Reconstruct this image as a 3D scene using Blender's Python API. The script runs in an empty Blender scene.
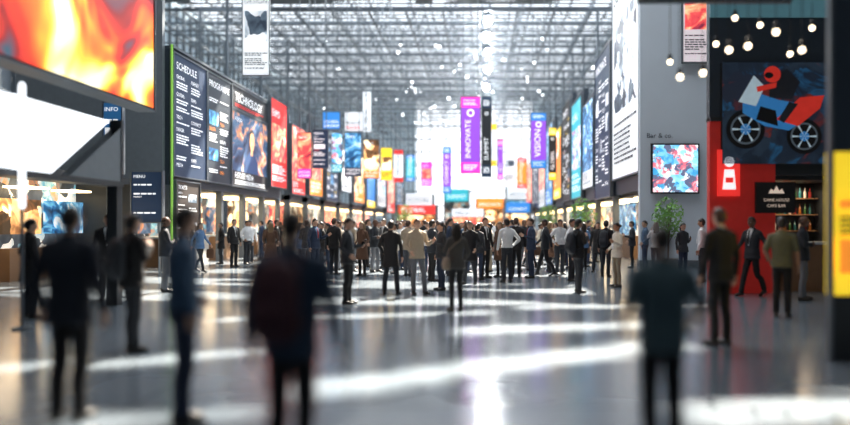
import bpy, math, random
from mathutils import Vector, Matrix, noise
from mathutils.bvhtree import BVHTree
random.seed(7)
F=700.0; VX=480.0; HY=225.0; EYE=1.56
def wx(px,Y): return (px-VX)*Y/F
def wz(py,Y): return EYE+(HY-py)*Y/F
SC=bpy.context.scene; COL=SC.collection
# ------------------------------------------------------------------ materials
_M={}
def M(name,col,rough=.6,metal=0.0,emit=0.0,amt=.12,ns=6.0,bump=0.0):
    if name in _M: return _M[name]
    m=bpy.data.materials.new(name); m.use_nodes=True; nt=m.node_tree; b=nt.nodes['Principled BSDF']
    tc=nt.nodes.new('ShaderNodeTexCoord'); n=nt.nodes.new('ShaderNodeTexNoise'); n.inputs['Scale'].default_value=ns; n.inputs['Detail'].default_value=3
    nt.links.new(tc.outputs['Object'],n.inputs['Vector'])
    mx=nt.nodes.new('ShaderNodeMix'); mx.data_type='RGBA'
    mx.inputs[6].default_value=[c*(1-amt) for c in col]+[1]; mx.inputs[7].default_value=[min(1,c*(1+amt)) for c in col]+[1]
    nt.links.new(n.outputs['Fac'],mx.inputs[0]); nt.links.new(mx.outputs[2],b.inputs['Base Color'])
    b.inputs['Roughness'].default_value=rough; b.inputs['Metallic'].default_value=metal
    if emit>0:
        nt.links.new(mx.outputs[2],b.inputs['Emission Color']); b.inputs['Emission Strength'].default_value=emit
    if bump>0:
        bp=nt.nodes.new('ShaderNodeBump'); bp.inputs['Strength'].default_value=bump; nt.links.new(n.outputs['Fac'],bp.inputs['Height']); nt.links.new(bp.outputs['Normal'],b.inputs['Normal'])
    _M[name]=m; return m
def ART(name,stops,scale=1.0,dist=1.5,emit=.9,vor=False,detail=4):
    if name in _M: return _M[name]
    m=bpy.data.materials.new(name); m.use_nodes=True; nt=m.node_tree; b=nt.nodes['Principled BSDF']
    tc=nt.nodes.new('ShaderNodeTexCoord'); n=nt.nodes.new('ShaderNodeTexNoise'); n.inputs['Scale'].default_value=scale
    n.inputs['Detail'].default_value=detail; n.inputs['Distortion'].default_value=dist
    nt.links.new(tc.outputs['Object'],n.inputs['Vector'])
    fac=n.outputs['Fac']
    if vor:
        v=nt.nodes.new('ShaderNodeTexVoronoi'); v.inputs['Scale'].default_value=scale*1.6
        mxv=nt.nodes.new('ShaderNodeMix'); mxv.data_type='VECTOR'; mxv.inputs[0].default_value=.35
        nt.links.new(tc.outputs['Object'],mxv.inputs[4]); nt.links.new(n.outputs['Color'],mxv.inputs[5]); nt.links.new(mxv.outputs[1],v.inputs['Vector'])
        sep=nt.nodes.new('ShaderNodeSeparateColor'); nt.links.new(v.outputs['Color'],sep.inputs[0]); 
        ma=nt.nodes.new('ShaderNodeMath'); ma.operation='MULTIPLY_ADD'; ma.inputs[1].default_value=.55; nt.links.new(sep.outputs[0],ma.inputs[0])
        mb2=nt.nodes.new('ShaderNodeMath'); mb2.operation='MULTIPLY'; mb2.inputs[1].default_value=.5; nt.links.new(n.outputs['Fac'],mb2.inputs[0]); nt.links.new(mb2.outputs[0],ma.inputs[2]); fac=ma.outputs[0]
    r=nt.nodes.new('ShaderNodeValToRGB'); cr=r.color_ramp
    while len(cr.elements)>1: cr.elements.remove(cr.elements[-1])
    cr.elements[0].position=stops[0][0]; cr.elements[0].color=list(stops[0][1])+[1]
    for p,c in stops[1:]:
        e=cr.elements.new(p); e.color=list(c)+[1]
    nt.links.new(fac,r.inputs[0]); nt.links.new(r.outputs[0],b.inputs['Base Color']); nt.links.new(r.outputs[0],b.inputs['Emission Color'])
    b.inputs['Emission Strength'].default_value=emit; b.inputs['Roughness'].default_value=.4
    _M[name]=m; return m
# ------------------------------------------------------------------ mesh builder
_T={}
def text_mesh(s):
    if s in _T: return _T[s]
    c=bpy.data.curves.new('t','FONT'); c.body=s; c.size=1; c.resolution_u=2
    o=bpy.data.objects.new('t',c); COL.objects.link(o); dg=bpy.context.evaluated_depsgraph_get()
    me=bpy.data.meshes.new_from_object(o.evaluated_get(dg))
    vs=[(v.co.x,v.co.y) for v in me.vertices]; fs=[tuple(p.vertices) for p in me.polygons]
    bpy.data.objects.remove(o); bpy.data.curves.remove(c); bpy.data.meshes.remove(me)
    if vs:
        x0=min(v[0] for v in vs); y0=min(v[1] for v in vs); vs=[(a-x0,b-y0) for a,b in vs]
    w=max(v[0] for v in vs); h=max(v[1] for v in vs)
    _T[s]=(vs,fs,w,h); return _T[s]
class MB:
    def __init__(s): s.v=[];s.f=[];s.i=[];s.mats=[]
    def m(s,mat):
        if mat not in s.mats: s.mats.append(mat)
        return s.mats.index(mat)
    def add(s,vs,fs,mat):
        o=len(s.v); s.v+=[tuple(v) for v in vs]; k=s.m(mat)
        for f in fs: s.f.append(tuple(a+o for a in f)); s.i.append(k)
    def box(s,x0,x1,y0,y1,z0,z1,mat):
        s.add([(x0,y0,z0),(x1,y0,z0),(x1,y1,z0),(x0,y1,z0),(x0,y0,z1),(x1,y0,z1),(x1,y1,z1),(x0,y1,z1)],
              [(0,3,2,1),(4,5,6,7),(0,1,5,4),(1,2,6,5),(2,3,7,6),(3,0,4,7)],mat)
    def rect(s,x0,x1,z0,z1,y,mat): s.add([(x0,y,z0),(x1,y,z0),(x1,y,z1),(x0,y,z1)],[(0,1,2,3)],mat)
    def poly(s,pts,mat): s.add(pts,[tuple(range(len(pts)))],mat)
    def bar(s,p,q,r,mat,n=4):
        p=Vector(p);q=Vector(q);d=(q-p).normalized(); a=Vector((0,0,1)) if abs(d.z)<.9 else Vector((1,0,0))
        u=d.cross(a).normalized(); w=d.cross(u); vs=[]
        for e in (p,q):
            for k in range(n):
                t=2*math.pi*(k+.5)/n; vs.append(e+u*math.cos(t)*r+w*math.sin(t)*r)
        fs=[(k,(k+1)%n,n+(k+1)%n,n+k) for k in range(n)]+[tuple(range(n))[::-1],tuple(range(n,2*n))]
        s.add(vs,fs,mat)
    def lathe(s,c,prof,mat,n=14):
        vs=[];fs=[]
        for r,z in prof:
            for k in range(n):
                t=2*math.pi*k/n; vs.append((c[0]+r*math.cos(t),c[1]+r*math.sin(t),c[2]+z))
        for j in range(len(prof)-1):
            for k in range(n): fs.append((j*n+k,j*n+(k+1)%n,(j+1)*n+(k+1)%n,(j+1)*n+k))
        fs.append(tuple(range(n))[::-1]); fs.append(tuple(range((len(prof)-1)*n,len(prof)*n))); s.add(vs,fs,mat)
    def disc(s,cx,cz,r,y,mat,n=20,r2=None):
        s.add([(cx+r*math.cos(2*math.pi*k/n),y,cz+(r2 or r)*math.sin(2*math.pi*k/n)) for k in range(n)],[tuple(range(n))],mat)
    def text(s,t,x,z,mat,w=None,h=None,y=-.03,vert=False):
        vs,fs,tw,th=text_mesh(t)
        k=min((w/tw) if w else 1e9,(h/th) if h else 1e9) if not vert else min((h/tw) if h else 1e9,(w/th) if w else 1e9)
        if vert: s.add([(x+(th-b)*k*1.0,y,z+a*k) for a,b in [(p[0],p[1]) for p in vs]],fs,mat)
        else: s.add([(x+a*k,y,z+b*k) for a,b in vs],fs,mat)
        return tw*k,th*k
    def obj(s,name,loc=(0,0,0),rotz=0,parent=None,smooth=False):
        me=bpy.data.meshes.new(name); me.from_pydata(s.v,[],s.f)
        for m in s.mats: me.materials.append(m)
        me.polygons.foreach_set('material_index',s.i)
        if smooth: me.polygons.foreach_set('use_smooth',[True]*len(s.f))
        me.update(); o=bpy.data.objects.new(name,me); COL.objects.link(o); o.location=loc; o.rotation_euler=(0,0,rotz)
        if parent: o.parent=parent
        return o
def sphere_prof(r,n=8,sz=1.0): return [(max(.0005,r*math.cos(-math.pi/2+math.pi*k/n)),r*sz*math.sin(-math.pi/2+math.pi*k/n)) for k in range(n+1)]
# palette
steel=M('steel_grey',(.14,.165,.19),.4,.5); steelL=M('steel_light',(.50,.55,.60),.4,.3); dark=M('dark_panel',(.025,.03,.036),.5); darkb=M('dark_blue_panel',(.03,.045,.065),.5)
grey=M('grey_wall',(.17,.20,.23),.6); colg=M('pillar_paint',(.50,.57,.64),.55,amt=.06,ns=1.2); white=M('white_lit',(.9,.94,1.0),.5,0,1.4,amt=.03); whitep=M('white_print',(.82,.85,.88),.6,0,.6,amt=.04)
black=M('black_matte',(.01,.01,.012),.6); inkw=M('ink_white',(.9,.92,.95),.5,0,.8,amt=.02); inkd=M('ink_dark',(.03,.035,.05),.6)
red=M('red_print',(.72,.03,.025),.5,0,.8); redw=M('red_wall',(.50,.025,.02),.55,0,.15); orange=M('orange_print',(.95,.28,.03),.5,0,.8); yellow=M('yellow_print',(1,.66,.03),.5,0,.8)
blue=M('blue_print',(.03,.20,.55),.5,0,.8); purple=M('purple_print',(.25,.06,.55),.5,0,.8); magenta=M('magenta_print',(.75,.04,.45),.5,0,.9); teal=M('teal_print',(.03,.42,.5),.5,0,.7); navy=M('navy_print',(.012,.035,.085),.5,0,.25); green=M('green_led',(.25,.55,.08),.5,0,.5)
warm=M('warm_lamp',(1,.72,.38),.5,0,5,amt=.02); cool=M('cool_lamp',(.95,.97,1),.5,0,10,amt=.01); wood=M('counter_wood',(.22,.12,.06),.5); cream=M('cream_counter',(.55,.52,.47),.5)
a_fire=ART('art_fire',[(.26,(.05,.25,.32)),(.34,(.03,.08,.12)),(.39,(.30,.01,.01)),(.455,(.80,.04,.01)),(.52,(1,.20,.02)),(.57,(1,.55,.04)),(.64,(1,.85,.35)),(.72,(1,.95,.8))],.48,1.2,1.05,detail=2)
a_blue=ART('art_blue',[(.3,(.01,.02,.05)),(.45,(.02,.12,.3)),(.55,(.12,.42,.7)),(.65,(.85,.9,.95))],1.2,2,.8)
a_port=ART('art_portrait',[(.3,(.01,.015,.03)),(.45,(.03,.07,.15)),(.54,(.08,.16,.27)),(.6,(.6,.22,.08)),(.66,(.8,.5,.3)),(.72,(.8,.85,.9))],1.1,1.5,.8)
a_pink=ART('art_pink',[(.3,(.2,.02,.05)),(.45,(.8,.08,.08)),(.55,(1,.4,.2)),(.7,(1,.95,.85))],1.1,2,.9)
a_city=ART('art_city',[(.3,(.02,.03,.05)),(.48,(.12,.17,.22)),(.56,(.5,.55,.6)),(.7,(.9,.9,.92))],1.5,1,.6,True)
a_mural=ART('art_mural',[(.12,(.006,.010,.016)),(.36,(.012,.02,.035)),(.42,(.015,.07,.15)),(.48,(.010,.016,.03)),(.64,(.02,.035,.055)),(.70,(.14,.02,.015)),(.76,(.015,.02,.035))],1.3,1.8,.5,True)
a_tv=ART('art_tv',[(.3,(.05,.3,.55)),(.48,(.35,.75,.9)),(.55,(.92,.9,.9)),(.63,(.75,.15,.2)),(.7,(.1,.12,.2))],3.4,1.5,1.2,True)
a_warm=ART('art_warm',[(.3,(.05,.03,.015)),(.45,(.3,.12,.04)),(.55,(.9,.5,.18)),(.7,(1,.88,.6))],1.8,.8,1.1,True)
a_shop=ART('art_shop',[(.3,(.02,.025,.03)),(.5,(.10,.12,.14)),(.58,(.5,.22,.1)),(.64,(.1,.35,.45)),(.72,(.9,.85,.75))],1.6,.5,.8,True)
arts=[a_blue,a_port,a_pink,a_city,a_tv,a_warm]
WORDS=['EXPO','TECH','VISION','FUTURE','SUMMIT','INNOVATE','DESIGN','GLOBAL','CONNECT','MEDIA','DIGITAL','MARKET']
# ------------------------------------------------------------------ posters
def words_block(mb,R,x0,x1,z0,z1,lh,mat,y=-.03):
    z=z1-lh
    while z>z0:
        x=x0
        end=x1-(x1-x0)*R.random()*.35
        while x<end:
            w=lh*R.uniform(.6,2.4); mb.rect(x,min(x+w,x1),z,z+lh*.5,y,mat); x+=w+lh*.35
        z-=lh if R.random()>.15 else lh*1.8
def poster(name,w,h,loc,rotz,bg,style='text',fg=None,acc=None,art=None,title='EXPO',seed=0,rods=None,thick=.12,parent=None,framed=True,figure=False):
    R=random.Random(seed); fg=fg or inkw; acc=acc or red; mb=MB(); m=w*.07
    mb.box(0,w,0,thick,0,h,dark); mb.rect(0,w,0,h,-.012,bg)
    if framed:
        fr=.03+.006*w
        for b in ((-fr,0,-fr,h+fr),(w,w+fr,-fr,h+fr),(0,w,-fr,0),(0,w,h,h+fr)): mb.box(b[0],b[1],-.05,thick,b[2],b[3],steel)
    if style=='text':
        tw,th=mb.text(title,m,h*.88,fg,w=w-2*m,h=h*.06); n=max(1,int(round(w/1.2))); cw=(w-2*m)/n
        for k in range(n):
            x0=m+k*cw; x1=x0+cw*.85; z=h*.84
            while z>h*.08:
                bh=h*R.uniform(.08,.18); t=R.random()
                if t<.22: mb.rect(x0,x1,max(z-bh,h*.05),z-.03*h,-.02,art or a_city)
                else:
                    if t<.6: mb.text(R.choice(WORDS),x0,z-.035*h,acc if t<.4 else fg,w=cw*.8,h=h*.03)
                    words_block(mb,R,x0,x1,max(z-bh,h*.05),z-.05*h,max(.09,h*.022),fg)
                z-=bh+h*.02
    elif style=='art':
        mb.rect(0,w,h*.0,h,-.02,art); mb.rect(0,w,0,h*.2,-.025,bg)
        mb.text(title,m,h*.10,fg,w=w-2*m,h=h*.08); words_block(mb,R,m,w-m,h*.02,h*.085,max(.07,h*.02),fg)
        mb.text(R.choice(WORDS),m,h*.88,fg,w=w*.6,h=h*.06)
        if figure:   # printed portrait of a person
            cx=w*.52; cz=h*.66; r=h*.13; sk=M('print_skin',(.75,.38,.2),.5,0,.5); hr=M('print_hair',(.03,.02,.02),.5,0,.1); cl=M('print_cloth',(.03,.08,.2),.5,0,.5)
            mb.poly([(cx-r*2.3,-.03,h*.2),(cx+r*2.3,-.03,h*.2),(cx+r*2.1,-.03,h*.38),(cx+r*1.2,-.03,h*.47),(cx+r*.4,-.03,h*.52),(cx-r*.4,-.03,h*.52),(cx-r*1.2,-.03,h*.47),(cx-r*2.1,-.03,h*.38)],cl)
            mb.poly([(cx-r*.38,-.034,h*.46),(cx+r*.38,-.034,h*.46),(cx+r*.38,-.034,cz),(cx-r*.38,-.034,cz)],sk)
            mb.disc(cx,cz+r*.25,r*1.0,-.036,hr,r2=r*1.15); mb.disc(cx+r*.05,cz,r*.78,-.04,sk,r2=r*1.05)
            for s in(-1,1): mb.disc(cx+s*r*.32,cz+r*.12,r*.11,-.044,hr,r2=r*.06); mb.rect(cx+s*r*.32-r*.16,cx+s*r*.32+r*.16,cz+r*.3,cz+r*.36,-.044,hr)
            mb.rect(cx-r*.22,cx+r*.22,cz-r*.52,cz-r*.44,-.044,red)
    elif style=='vert':
        mb.rect(0,w,0,h*.14,-.02,acc); mb.rect(0,w,h*.86,h,-.02,acc)
        mb.text(title,w*.22,h*.2,fg,w=w*.5,h=h*.5,vert=True); mb.disc(w*.5,h*.79,w*.2,-.03,fg); mb.disc(w*.5,h*.79,w*.12,-.035,bg)
        words_block(mb,R,m*2,w-m*2,h*.03,h*.12,max(.06,h*.02),fg); words_block(mb,R,m*2,w-m*2,h*.88,h*.97,max(.06,h*.02),fg)
    elif style=='photo':
        mb.rect(m,w-m,h*.3,h*.72,-.02,art); mb.text(title,m,h*.80,fg,w=w-2*m,h=h*.08); words_block(mb,R,m,w-m,h*.05,h*.26,max(.08,h*.022),fg)
    elif style=='logo':
        mb.text(title,m,h*.35,fg,w=w-2*m,h=h*.4); words_block(mb,R,m,w-m,h*.08,h*.28,max(.06,h*.08),acc)
    if rods:
        za,zb=(h,rods-loc[2]) if rods>1 else (0,-loc[2])
        mb.bar((w*.12,thick/2,za),(w*.12,thick/2,zb),.03,steel); mb.bar((w*.88,thick/2,za),(w*.88,thick/2,zb),.03,steel)
    return mb.obj(name,loc,rotz,parent)
# ------------------------------------------------------------------ floor
mb=MB(); fm=bpy.data.materials.new('polished_concrete'); fm.use_nodes=True; nt=fm.node_tree; b=nt.nodes['Principled BSDF']
tc=nt.nodes.new('ShaderNodeTexCoord'); n1=nt.nodes.new('ShaderNodeTexNoise'); n1.inputs['Scale'].default_value=.35; n1.inputs['Detail'].default_value=6
n2=nt.nodes.new('ShaderNodeTexNoise'); n2.inputs['Scale'].default_value=3; n2.inputs['Detail'].default_value=5
nt.links.new(tc.outputs['Object'],n1.inputs['Vector']); nt.links.new(tc.outputs['Object'],n2.inputs['Vector'])
r=nt.nodes.new('ShaderNodeValToRGB'); r.color_ramp.elements[0].position=.3; r.color_ramp.elements[0].color=(.09,.115,.14,1); r.color_ramp.elements[1].position=.7; r.color_ramp.elements[1].color=(.18,.215,.25,1)
nt.links.new(n1.outputs['Fac'],r.inputs[0])
br=nt.nodes.new('ShaderNodeTexBrick'); br.offset=0; br.inputs['Scale'].default_value=1; br.inputs['Brick Width'].default_value=3; br.inputs['Row Height'].default_value=3; br.inputs['Mortar Size'].default_value=.012
br.inputs['Color1'].default_value=(1,1,1,1); br.inputs['Color2'].default_value=(.93,.93,.93,1); br.inputs['Mortar'].default_value=(.55,.55,.55,1)
nt.links.new(tc.outputs['Object'],br.inputs['Vector'])
mx=nt.nodes.new('ShaderNodeMix'); mx.data_type='RGBA'; mx.blend_type='MULTIPLY'; mx.inputs[0].default_value=1
nt.links.new(r.outputs[0],mx.inputs[6]); nt.links.new(br.outputs['Color'],mx.inputs[7]); nt.links.new(mx.outputs[2],b.inputs['Base Color'])
mr=nt.nodes.new('ShaderNodeMapRange'); mr.inputs[3].default_value=.11; mr.inputs[4].default_value=.26; nt.links.new(n2.outputs['Fac'],mr.inputs[0]); nt.links.new(mr.outputs[0],b.inputs['Roughness'])
b.inputs['Specular IOR Level'].default_value=1.0
mb.box(-30,30,-14,126,-.2,0,fm); mb.obj('floor')
# ------------------------------------------------------------------ shell
YE=125.0; ZR=20.5
mb=MB()
mb.box(-30,30,-14.3,-14,0,24,grey); mb.obj('wall_back')
glaze_glow=M('glazing_painted_glow',(.32,.40,.46),.35,0,.6,amt=.25,ns=.25)  # glazing given its own glow in place of daylight coming through
for nm,xa,xb in (('wall_left',-30.3,-30),('wall_right',30,30.3)):
    mb=MB(); mb.box(xa,xb,-14,45,0,24,M('wall_slate',(.14,.17,.20),.6,0)); mb.box(xa,xb,45,YE,0,8,M('wall_slate',(0,0,0))); mb.box(xa,xb,45,YE,8,24,glaze_glow)
    xi=xb+.05 if xa<0 else xa-.05
    y=40
    while y<YE:
        mb.box(min(xi,xi+(.25 if xa<0 else -.25)),max(xi,xi+(.25 if xa<0 else -.25)),y,y+.18,0,23,steel); y+=1.6
    for z in range(4,23,2): mb.box(min(xi,xi+(.2 if xa<0 else -.2)),max(xi,xi+(.2 if xa<0 else -.2)),40,YE-.2,z,z+.12,steel)
    mb.obj(nm)
# end glazing
mb=MB(); x=-30
while x<=30:
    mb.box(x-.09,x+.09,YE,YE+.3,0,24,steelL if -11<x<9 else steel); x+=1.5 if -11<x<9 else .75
for z in [0,2.5,5,7.5,10,12.3,14.6,16.9,19.2,21.5,23.8]: mb.box(-30,30,YE-.05,YE+.25,z-.1,z+.1,steel)
mb.box(-30,-11.5,YE+.4,YE+.6,0,24,glaze_glow); mb.box(9.5,30,YE+.4,YE+.6,0,24,glaze_glow)
mb.obj('window_1')
# roof deck (solid unseen near part, slots shaped to cast chosen sun patches)
S=Vector((.22,.75,.85)); DX=S.x/S.z*ZR; DY=S.y/S.z*ZR
def patch(x,y):
    def band(xa,ya,xb,yb,hw):
        if not xa<=x<=xb: return False
        yc=ya+(yb-ya)*(x-xa)/(xb-xa); return abs(y-yc)<hw
    if band(-1.7,6.6,2.5,9.2,.40): return True
    if band(-.2,10.3,3.4,11.2,.36): return True
    if band(1.5,5.7,5,6.3,.4): return True
    if band(-4.2,11.6,0,12.4,.28): return True
    if band(.5,13.2,5,13.9,.32): return True
    if band(-4,8.1,-2.2,8.9,.25): return True
    if band(-7.5,7.0,-3.2,8.2,.25): return True
    if band(-3.2,5.5,-1.6,5.9,.15): return True
    if y>13.8 and y<42:
        v=math.sin(y*1.5+.35*x+2*noise.noise(Vector((x*.2,y*.15,3)))); return v>0 and noise.noise(Vector((x*.35,y*.6,7)))>-.18
    return False
deckm=M('roof_deck',(.10,.115,.13),.7); mb=MB()
mb.box(-30,30,-14,18,ZR+1,ZR+1.2,deckm)
ny=int((60-18)/.2); vs=[];fs=[]
xs=[-30+.5*i for i in range(121)]
for j in range(ny):
    y0=18+j*.2; run=None
    for i in range(120):
        xc=xs[i]+.25
        hole=patch(xc-DX,y0+.1-DY)
        if not hole and run is None: run=xs[i]
        if (hole or i==119) and run is not None:
            xe=xs[i] if hole else xs[i+1]; k=len(vs); vs+=[(run,y0,ZR),(xe,y0,ZR),(xe,y0+.2,ZR),(run,y0+.2,ZR)]; fs.append((k,k+1,k+2,k+3)); run=None
mb.add(vs,fs,deckm); mb.box(-30,30,17.9,18.1,ZR,ZR+1.1,deckm); mb.obj('ceiling')
# space frame
mb=MB(); Z0,Z1=20.0,22.6
for i in range(-9,10):
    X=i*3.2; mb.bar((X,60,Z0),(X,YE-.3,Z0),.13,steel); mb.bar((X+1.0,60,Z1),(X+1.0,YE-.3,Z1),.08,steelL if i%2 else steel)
    for j in range(16):
        Y=60+j*4
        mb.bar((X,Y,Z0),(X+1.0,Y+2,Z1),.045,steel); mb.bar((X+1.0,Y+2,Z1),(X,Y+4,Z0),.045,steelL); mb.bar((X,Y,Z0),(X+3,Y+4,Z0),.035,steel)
for j in range(17):
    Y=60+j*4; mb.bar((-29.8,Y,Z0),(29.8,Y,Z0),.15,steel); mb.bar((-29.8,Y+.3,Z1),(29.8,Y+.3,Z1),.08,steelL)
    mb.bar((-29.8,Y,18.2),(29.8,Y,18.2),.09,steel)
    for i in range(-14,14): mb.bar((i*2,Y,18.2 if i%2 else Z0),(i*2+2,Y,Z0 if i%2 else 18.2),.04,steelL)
mb.obj('roof_space_frame')
mb=MB()   # louvred skylight
for j in range(52):
    Y=60.3+j*1.24; mb.box(-29.9,29.9,Y,Y+.42,23.4,23.5,deckm)
for i in range(-29,30,2): mb.box(i,i+.12,60,YE-.3,23.5,23.7,steel)
mb.obj('skylight_louvres')
# slender columns
mb=MB(); R=random.Random(3)
for X in (-25,-19.5,10.5,15,20,25):
    for k in range(9):
        Y=54+k*8.5; mb.bar((X,Y,0),(X,Y,21),.13,steel,8); mb.box(X-.3,X+.3,Y-.3,Y+.3,0,.3,steel)
mb.obj('slender_steel_columns')
mb=MB()
for k in range(150):
    Y=R.uniform(62,122); X=R.choice([R.uniform(-26,-6),R.uniform(5,24),R.uniform(-26,24)]); z=R.uniform(9,17) if abs(X+1)>7 else R.uniform(15,18)
    mb.bar((X,Y,z),(X,Y,21),.04,steel); mb.box(X-.15,X+.15,Y-.15,Y+.15,z-.25,z,steel)
for zz in (12,14.5,16.8):
    for X in (-24,-20,-16,-12,9.5,13,17,21):
        mb.bar((X,62,zz),(X,YE-.5,zz),.07,steel)
mb.obj('rigging_grid')
# ceiling lights
mb=MB(); hb=M('highbay_lamp',(.95,.98,1),.5,0,330,amt=0)
for Y,X,r in [(61,.7,.30),(66,.6,.30),(72,.8,.32),(80,.9,.34),(90,.8,.36),(103,1,.4)]:
    mb.lathe((X,Y,19.3),sphere_prof(r),hb,12); mb.lathe((X,Y,19.6),[(.5,0),(.25,.5),(.05,.7)],steel)
for k in range(90):
    Y=R.uniform(60,122); X=R.gauss(-1,7); z=R.choice([19.4,17.9,R.uniform(14,19)])
    if abs(X)>26: continue
    mb.lathe((X,Y,z),sphere_prof(R.uniform(.05,.11),5),cool,8); mb.lathe((X,Y,z+.1),[(.15,0),(.08,.25)],steel,8)
mb.obj('ceiling_spotlights')
# ------------------------------------------------------------------ near left: LED wall and lightbox
def empty(name,loc=(0,0,0)):
    e=bpy.data.objects.new(name,None); COL.objects.link(e); e.location=loc; return e
mb=MB(); mb.box(0,6.6,.0,.35,0,4.2,black); mb.rect(.04,6.56,.04,4.16,-.02,a_fire)
mb.box(-.05,6.62,-.04,.35,-.04,0,steel); mb.box(6.6,6.64,-.04,.35,-.04,4.2,steel)
mb.bar((.5,.2,4.2),(.5,.2,16.5),.04,steel); mb.bar((6,.2,4.2),(6,.2,16.5),.04,steel)
mb.obj('led_video_wall',(-7,8.4,4.02),math.pi/2)
mb=MB()
mb.poly([(0,-.02,0),(2.1,-.02,0),(3.9,-.02,1.12),(0,-.02,1.12)],white)
mb.poly([(0,.2,0),(0,.2,1.12),(3.9,.2,1.12),(2.1,.2,0)],steel)
mb.poly([(2.1,-.02,0),(2.1,.2,0),(3.9,.2,1.12),(3.9,-.02,1.12)],steel); mb.poly([(0,-.02,0),(0,.2,0),(2.1,.2,0),(2.1,-.02,0)],steel)
mb.poly([(2.6,-.02,0),(4.3,-.02,0),(4.3,-.02,1.05)],grey); mb.poly([(2.6,.15,0),(4.3,.15,1.05),(4.3,.15,0)],grey)
mb.box(0,4.4,-.03,.2,-.1,-.0,dark); mb.box(4.3,4.4,-.03,.2,0,1.2,dark)
mb.box(.05,.25,.0,.2,-2.4,-.1,dark); mb.box(4.2,4.4,0,.2,-2.4,-.1,dark)
mb.obj('illuminated_booth_sign',(-7,9.3,2.4),math.pi/2)
mb=MB(); mb.lathe((0,0,0),[(.14,0),(.14,.03),(.03,.05)],steel); mb.lathe((0,0,.05),[(.025,0),(.025,1.8)],steel); mb.lathe((0,0,1.8),[(.03,0),(.05,.05),(.05,1.85),(.03,1.9)],white); mb.obj('light_column',(wx(22,10.5),10.5,0),smooth=False)
# left near shop behind
mb=MB()
mb.box(-13.6,-13.4,12,23.2,0,2.9,a_shop); mb.box(-13.5,-11.6,23.2,23.4,0,2.9,dark)
for k in range(5):
    mb.box(-13.4,-12.9,12.6+k*2.2,14.3+k*2.2,0,.9,wood); mb.box(-13.35,-13.1,12.6+k*2.2,14.3+k*2.2,1.3,2.3,a_warm if k%2 else a_blue)
    mb.box(-13.3,-12.6,12.9+k*2.2,13.9+k*2.2,2.6,2.66,warm)
mb.box(-13.6,-11.6,12,23.4,2.9,3.1,dark)
mb.obj('shop_front')
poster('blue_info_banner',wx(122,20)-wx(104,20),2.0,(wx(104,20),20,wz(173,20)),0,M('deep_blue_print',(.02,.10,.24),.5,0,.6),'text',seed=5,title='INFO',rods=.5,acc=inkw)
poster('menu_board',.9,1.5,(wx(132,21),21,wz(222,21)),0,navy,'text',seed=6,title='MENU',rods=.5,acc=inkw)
# ------------------------------------------------------------------ left exhibition block
XL=-11.0
E=empty('exhibition_stand')
mb=MB()
mb.box(-16.5,XL-.3,24.9,25.1,2.95,13.5,grey); mb.box(-16.5,XL-.3,25.1,39.2,3.0,3.3,dark); mb.box(XL-.5,XL-.15,25.1,39.2,3.0,8.0,darkb)
mb.box(XL-.02,XL+.04,24.94,25.0,1.0,8.0,green); mb.box(XL-.1,XL+.06,25.0,36.2,7.9,8.0,steel)
mb.box(XL-.4,XL-.1,25,25.3,0,3,steel)
for k in range(5): mb.box(XL-.4,XL-.15,27.4+k*2.9-.12,27.4+k*2.9+.12,0,3,steel)
mb.box(-14.6,-14.4,25.1,39.2,0,3,a_shop)
for k in range(5):
    y0=25.2+k*2.8; mb.box(-12.4,-11.7,y0+.4,y0+2.2,0,1.05,cream if k%2 else wood); mb.box(-12.5,-11.65,y0+.35,y0+2.25,1.05,1.12,steelL)
    mb.box(-14.35,-14.2,y0+.3,y0+2.2,1.2,2.5,arts[(k*2+5)%6]); mb.box(-13.6,-12,y0+.6,y0+1.8,2.9,2.96,warm)
mb.obj('stand_structure',parent=E)
rz=math.pi/2
poster('text_panel_a',3.0,4.4,(XL,25.1,3.35),rz,navy,'text',seed=11,title='SCHEDULE',parent=E,acc=inkw)
poster('text_panel_b',2.7,4.4,(XL,28.2,3.35),rz,darkb,'text',seed=12,title='PROGRAMME',parent=E,acc=orange,art=a_blue)
poster('header_panel',5.2,1.0,(XL,31,6.8),rz,dark,'logo',seed=13,title='TECHNOLOGY',parent=E)
poster('portrait_screen',5.1,3.3,(XL,31,3.35),rz,dark,'art',art=a_port,seed=14,title='FUTURE MEDIA',parent=E,figure=True)
poster('red_panel',2.9,4.6,(XL+.15,36.3,3.6),rz,red,'photo',seed=15,title='EXPO',acc=red,parent=E,art=a_pink)
poster('low_text_panel',2.1,2.3,(XL+.05,25.2,.85),rz,M('brown_print',(.05,.04,.035),.5,0,.3),'text',seed=16,title='TICKETS',parent=E,acc=inkw)
# further left frontages, parallel to the aisle
y=40.5
for k,(ln,h,z0,bg,st,ar) in enumerate([(3.0,4.0,3.4,red,'art',a_pink),(3.6,3.4,3.5,orange,'photo',a_pink),(4,4.6,3.3,navy,'text',a_blue),(4,3.2,4.2,whitep,'photo',a_city),(5,4,3.5,orange,'art',a_warm),(5,4.6,3.2,blue,'vert',a_blue),(6,4,3.5,whitep,'photo',a_tv),(6,5,3,red,'art',a_pink),(8,4,3.5,navy,'text',a_blue)]):
    fg=inkd if bg is whitep else inkw
    poster('booth_sign',ln,h,(XL+.1+.12*k,y,z0),rz,bg,st,fg=fg,acc=yellow,art=ar,title=WORDS[k],seed=30+k)
    mb=MB(); xx=XL+.12*k
    mb.box(-15,xx-.05,y,y+ln,3.0,3.3,dark); mb.box(xx-.35,xx-.05,y,y+.3,0,8,steel); mb.box(-14.6,-14.4,y,y+ln,0,3,[a_warm,a_shop,a_pink][k%3]); mb.box(-12.8,-12.1,y+.6,y+ln-.6,0,1.05,cream); mb.box(-13.6,-12.2,y+.6,y+ln-.6,2.9,2.96,warm)
    mb.obj('exhibition_booth'); y+=ln+.7
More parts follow.
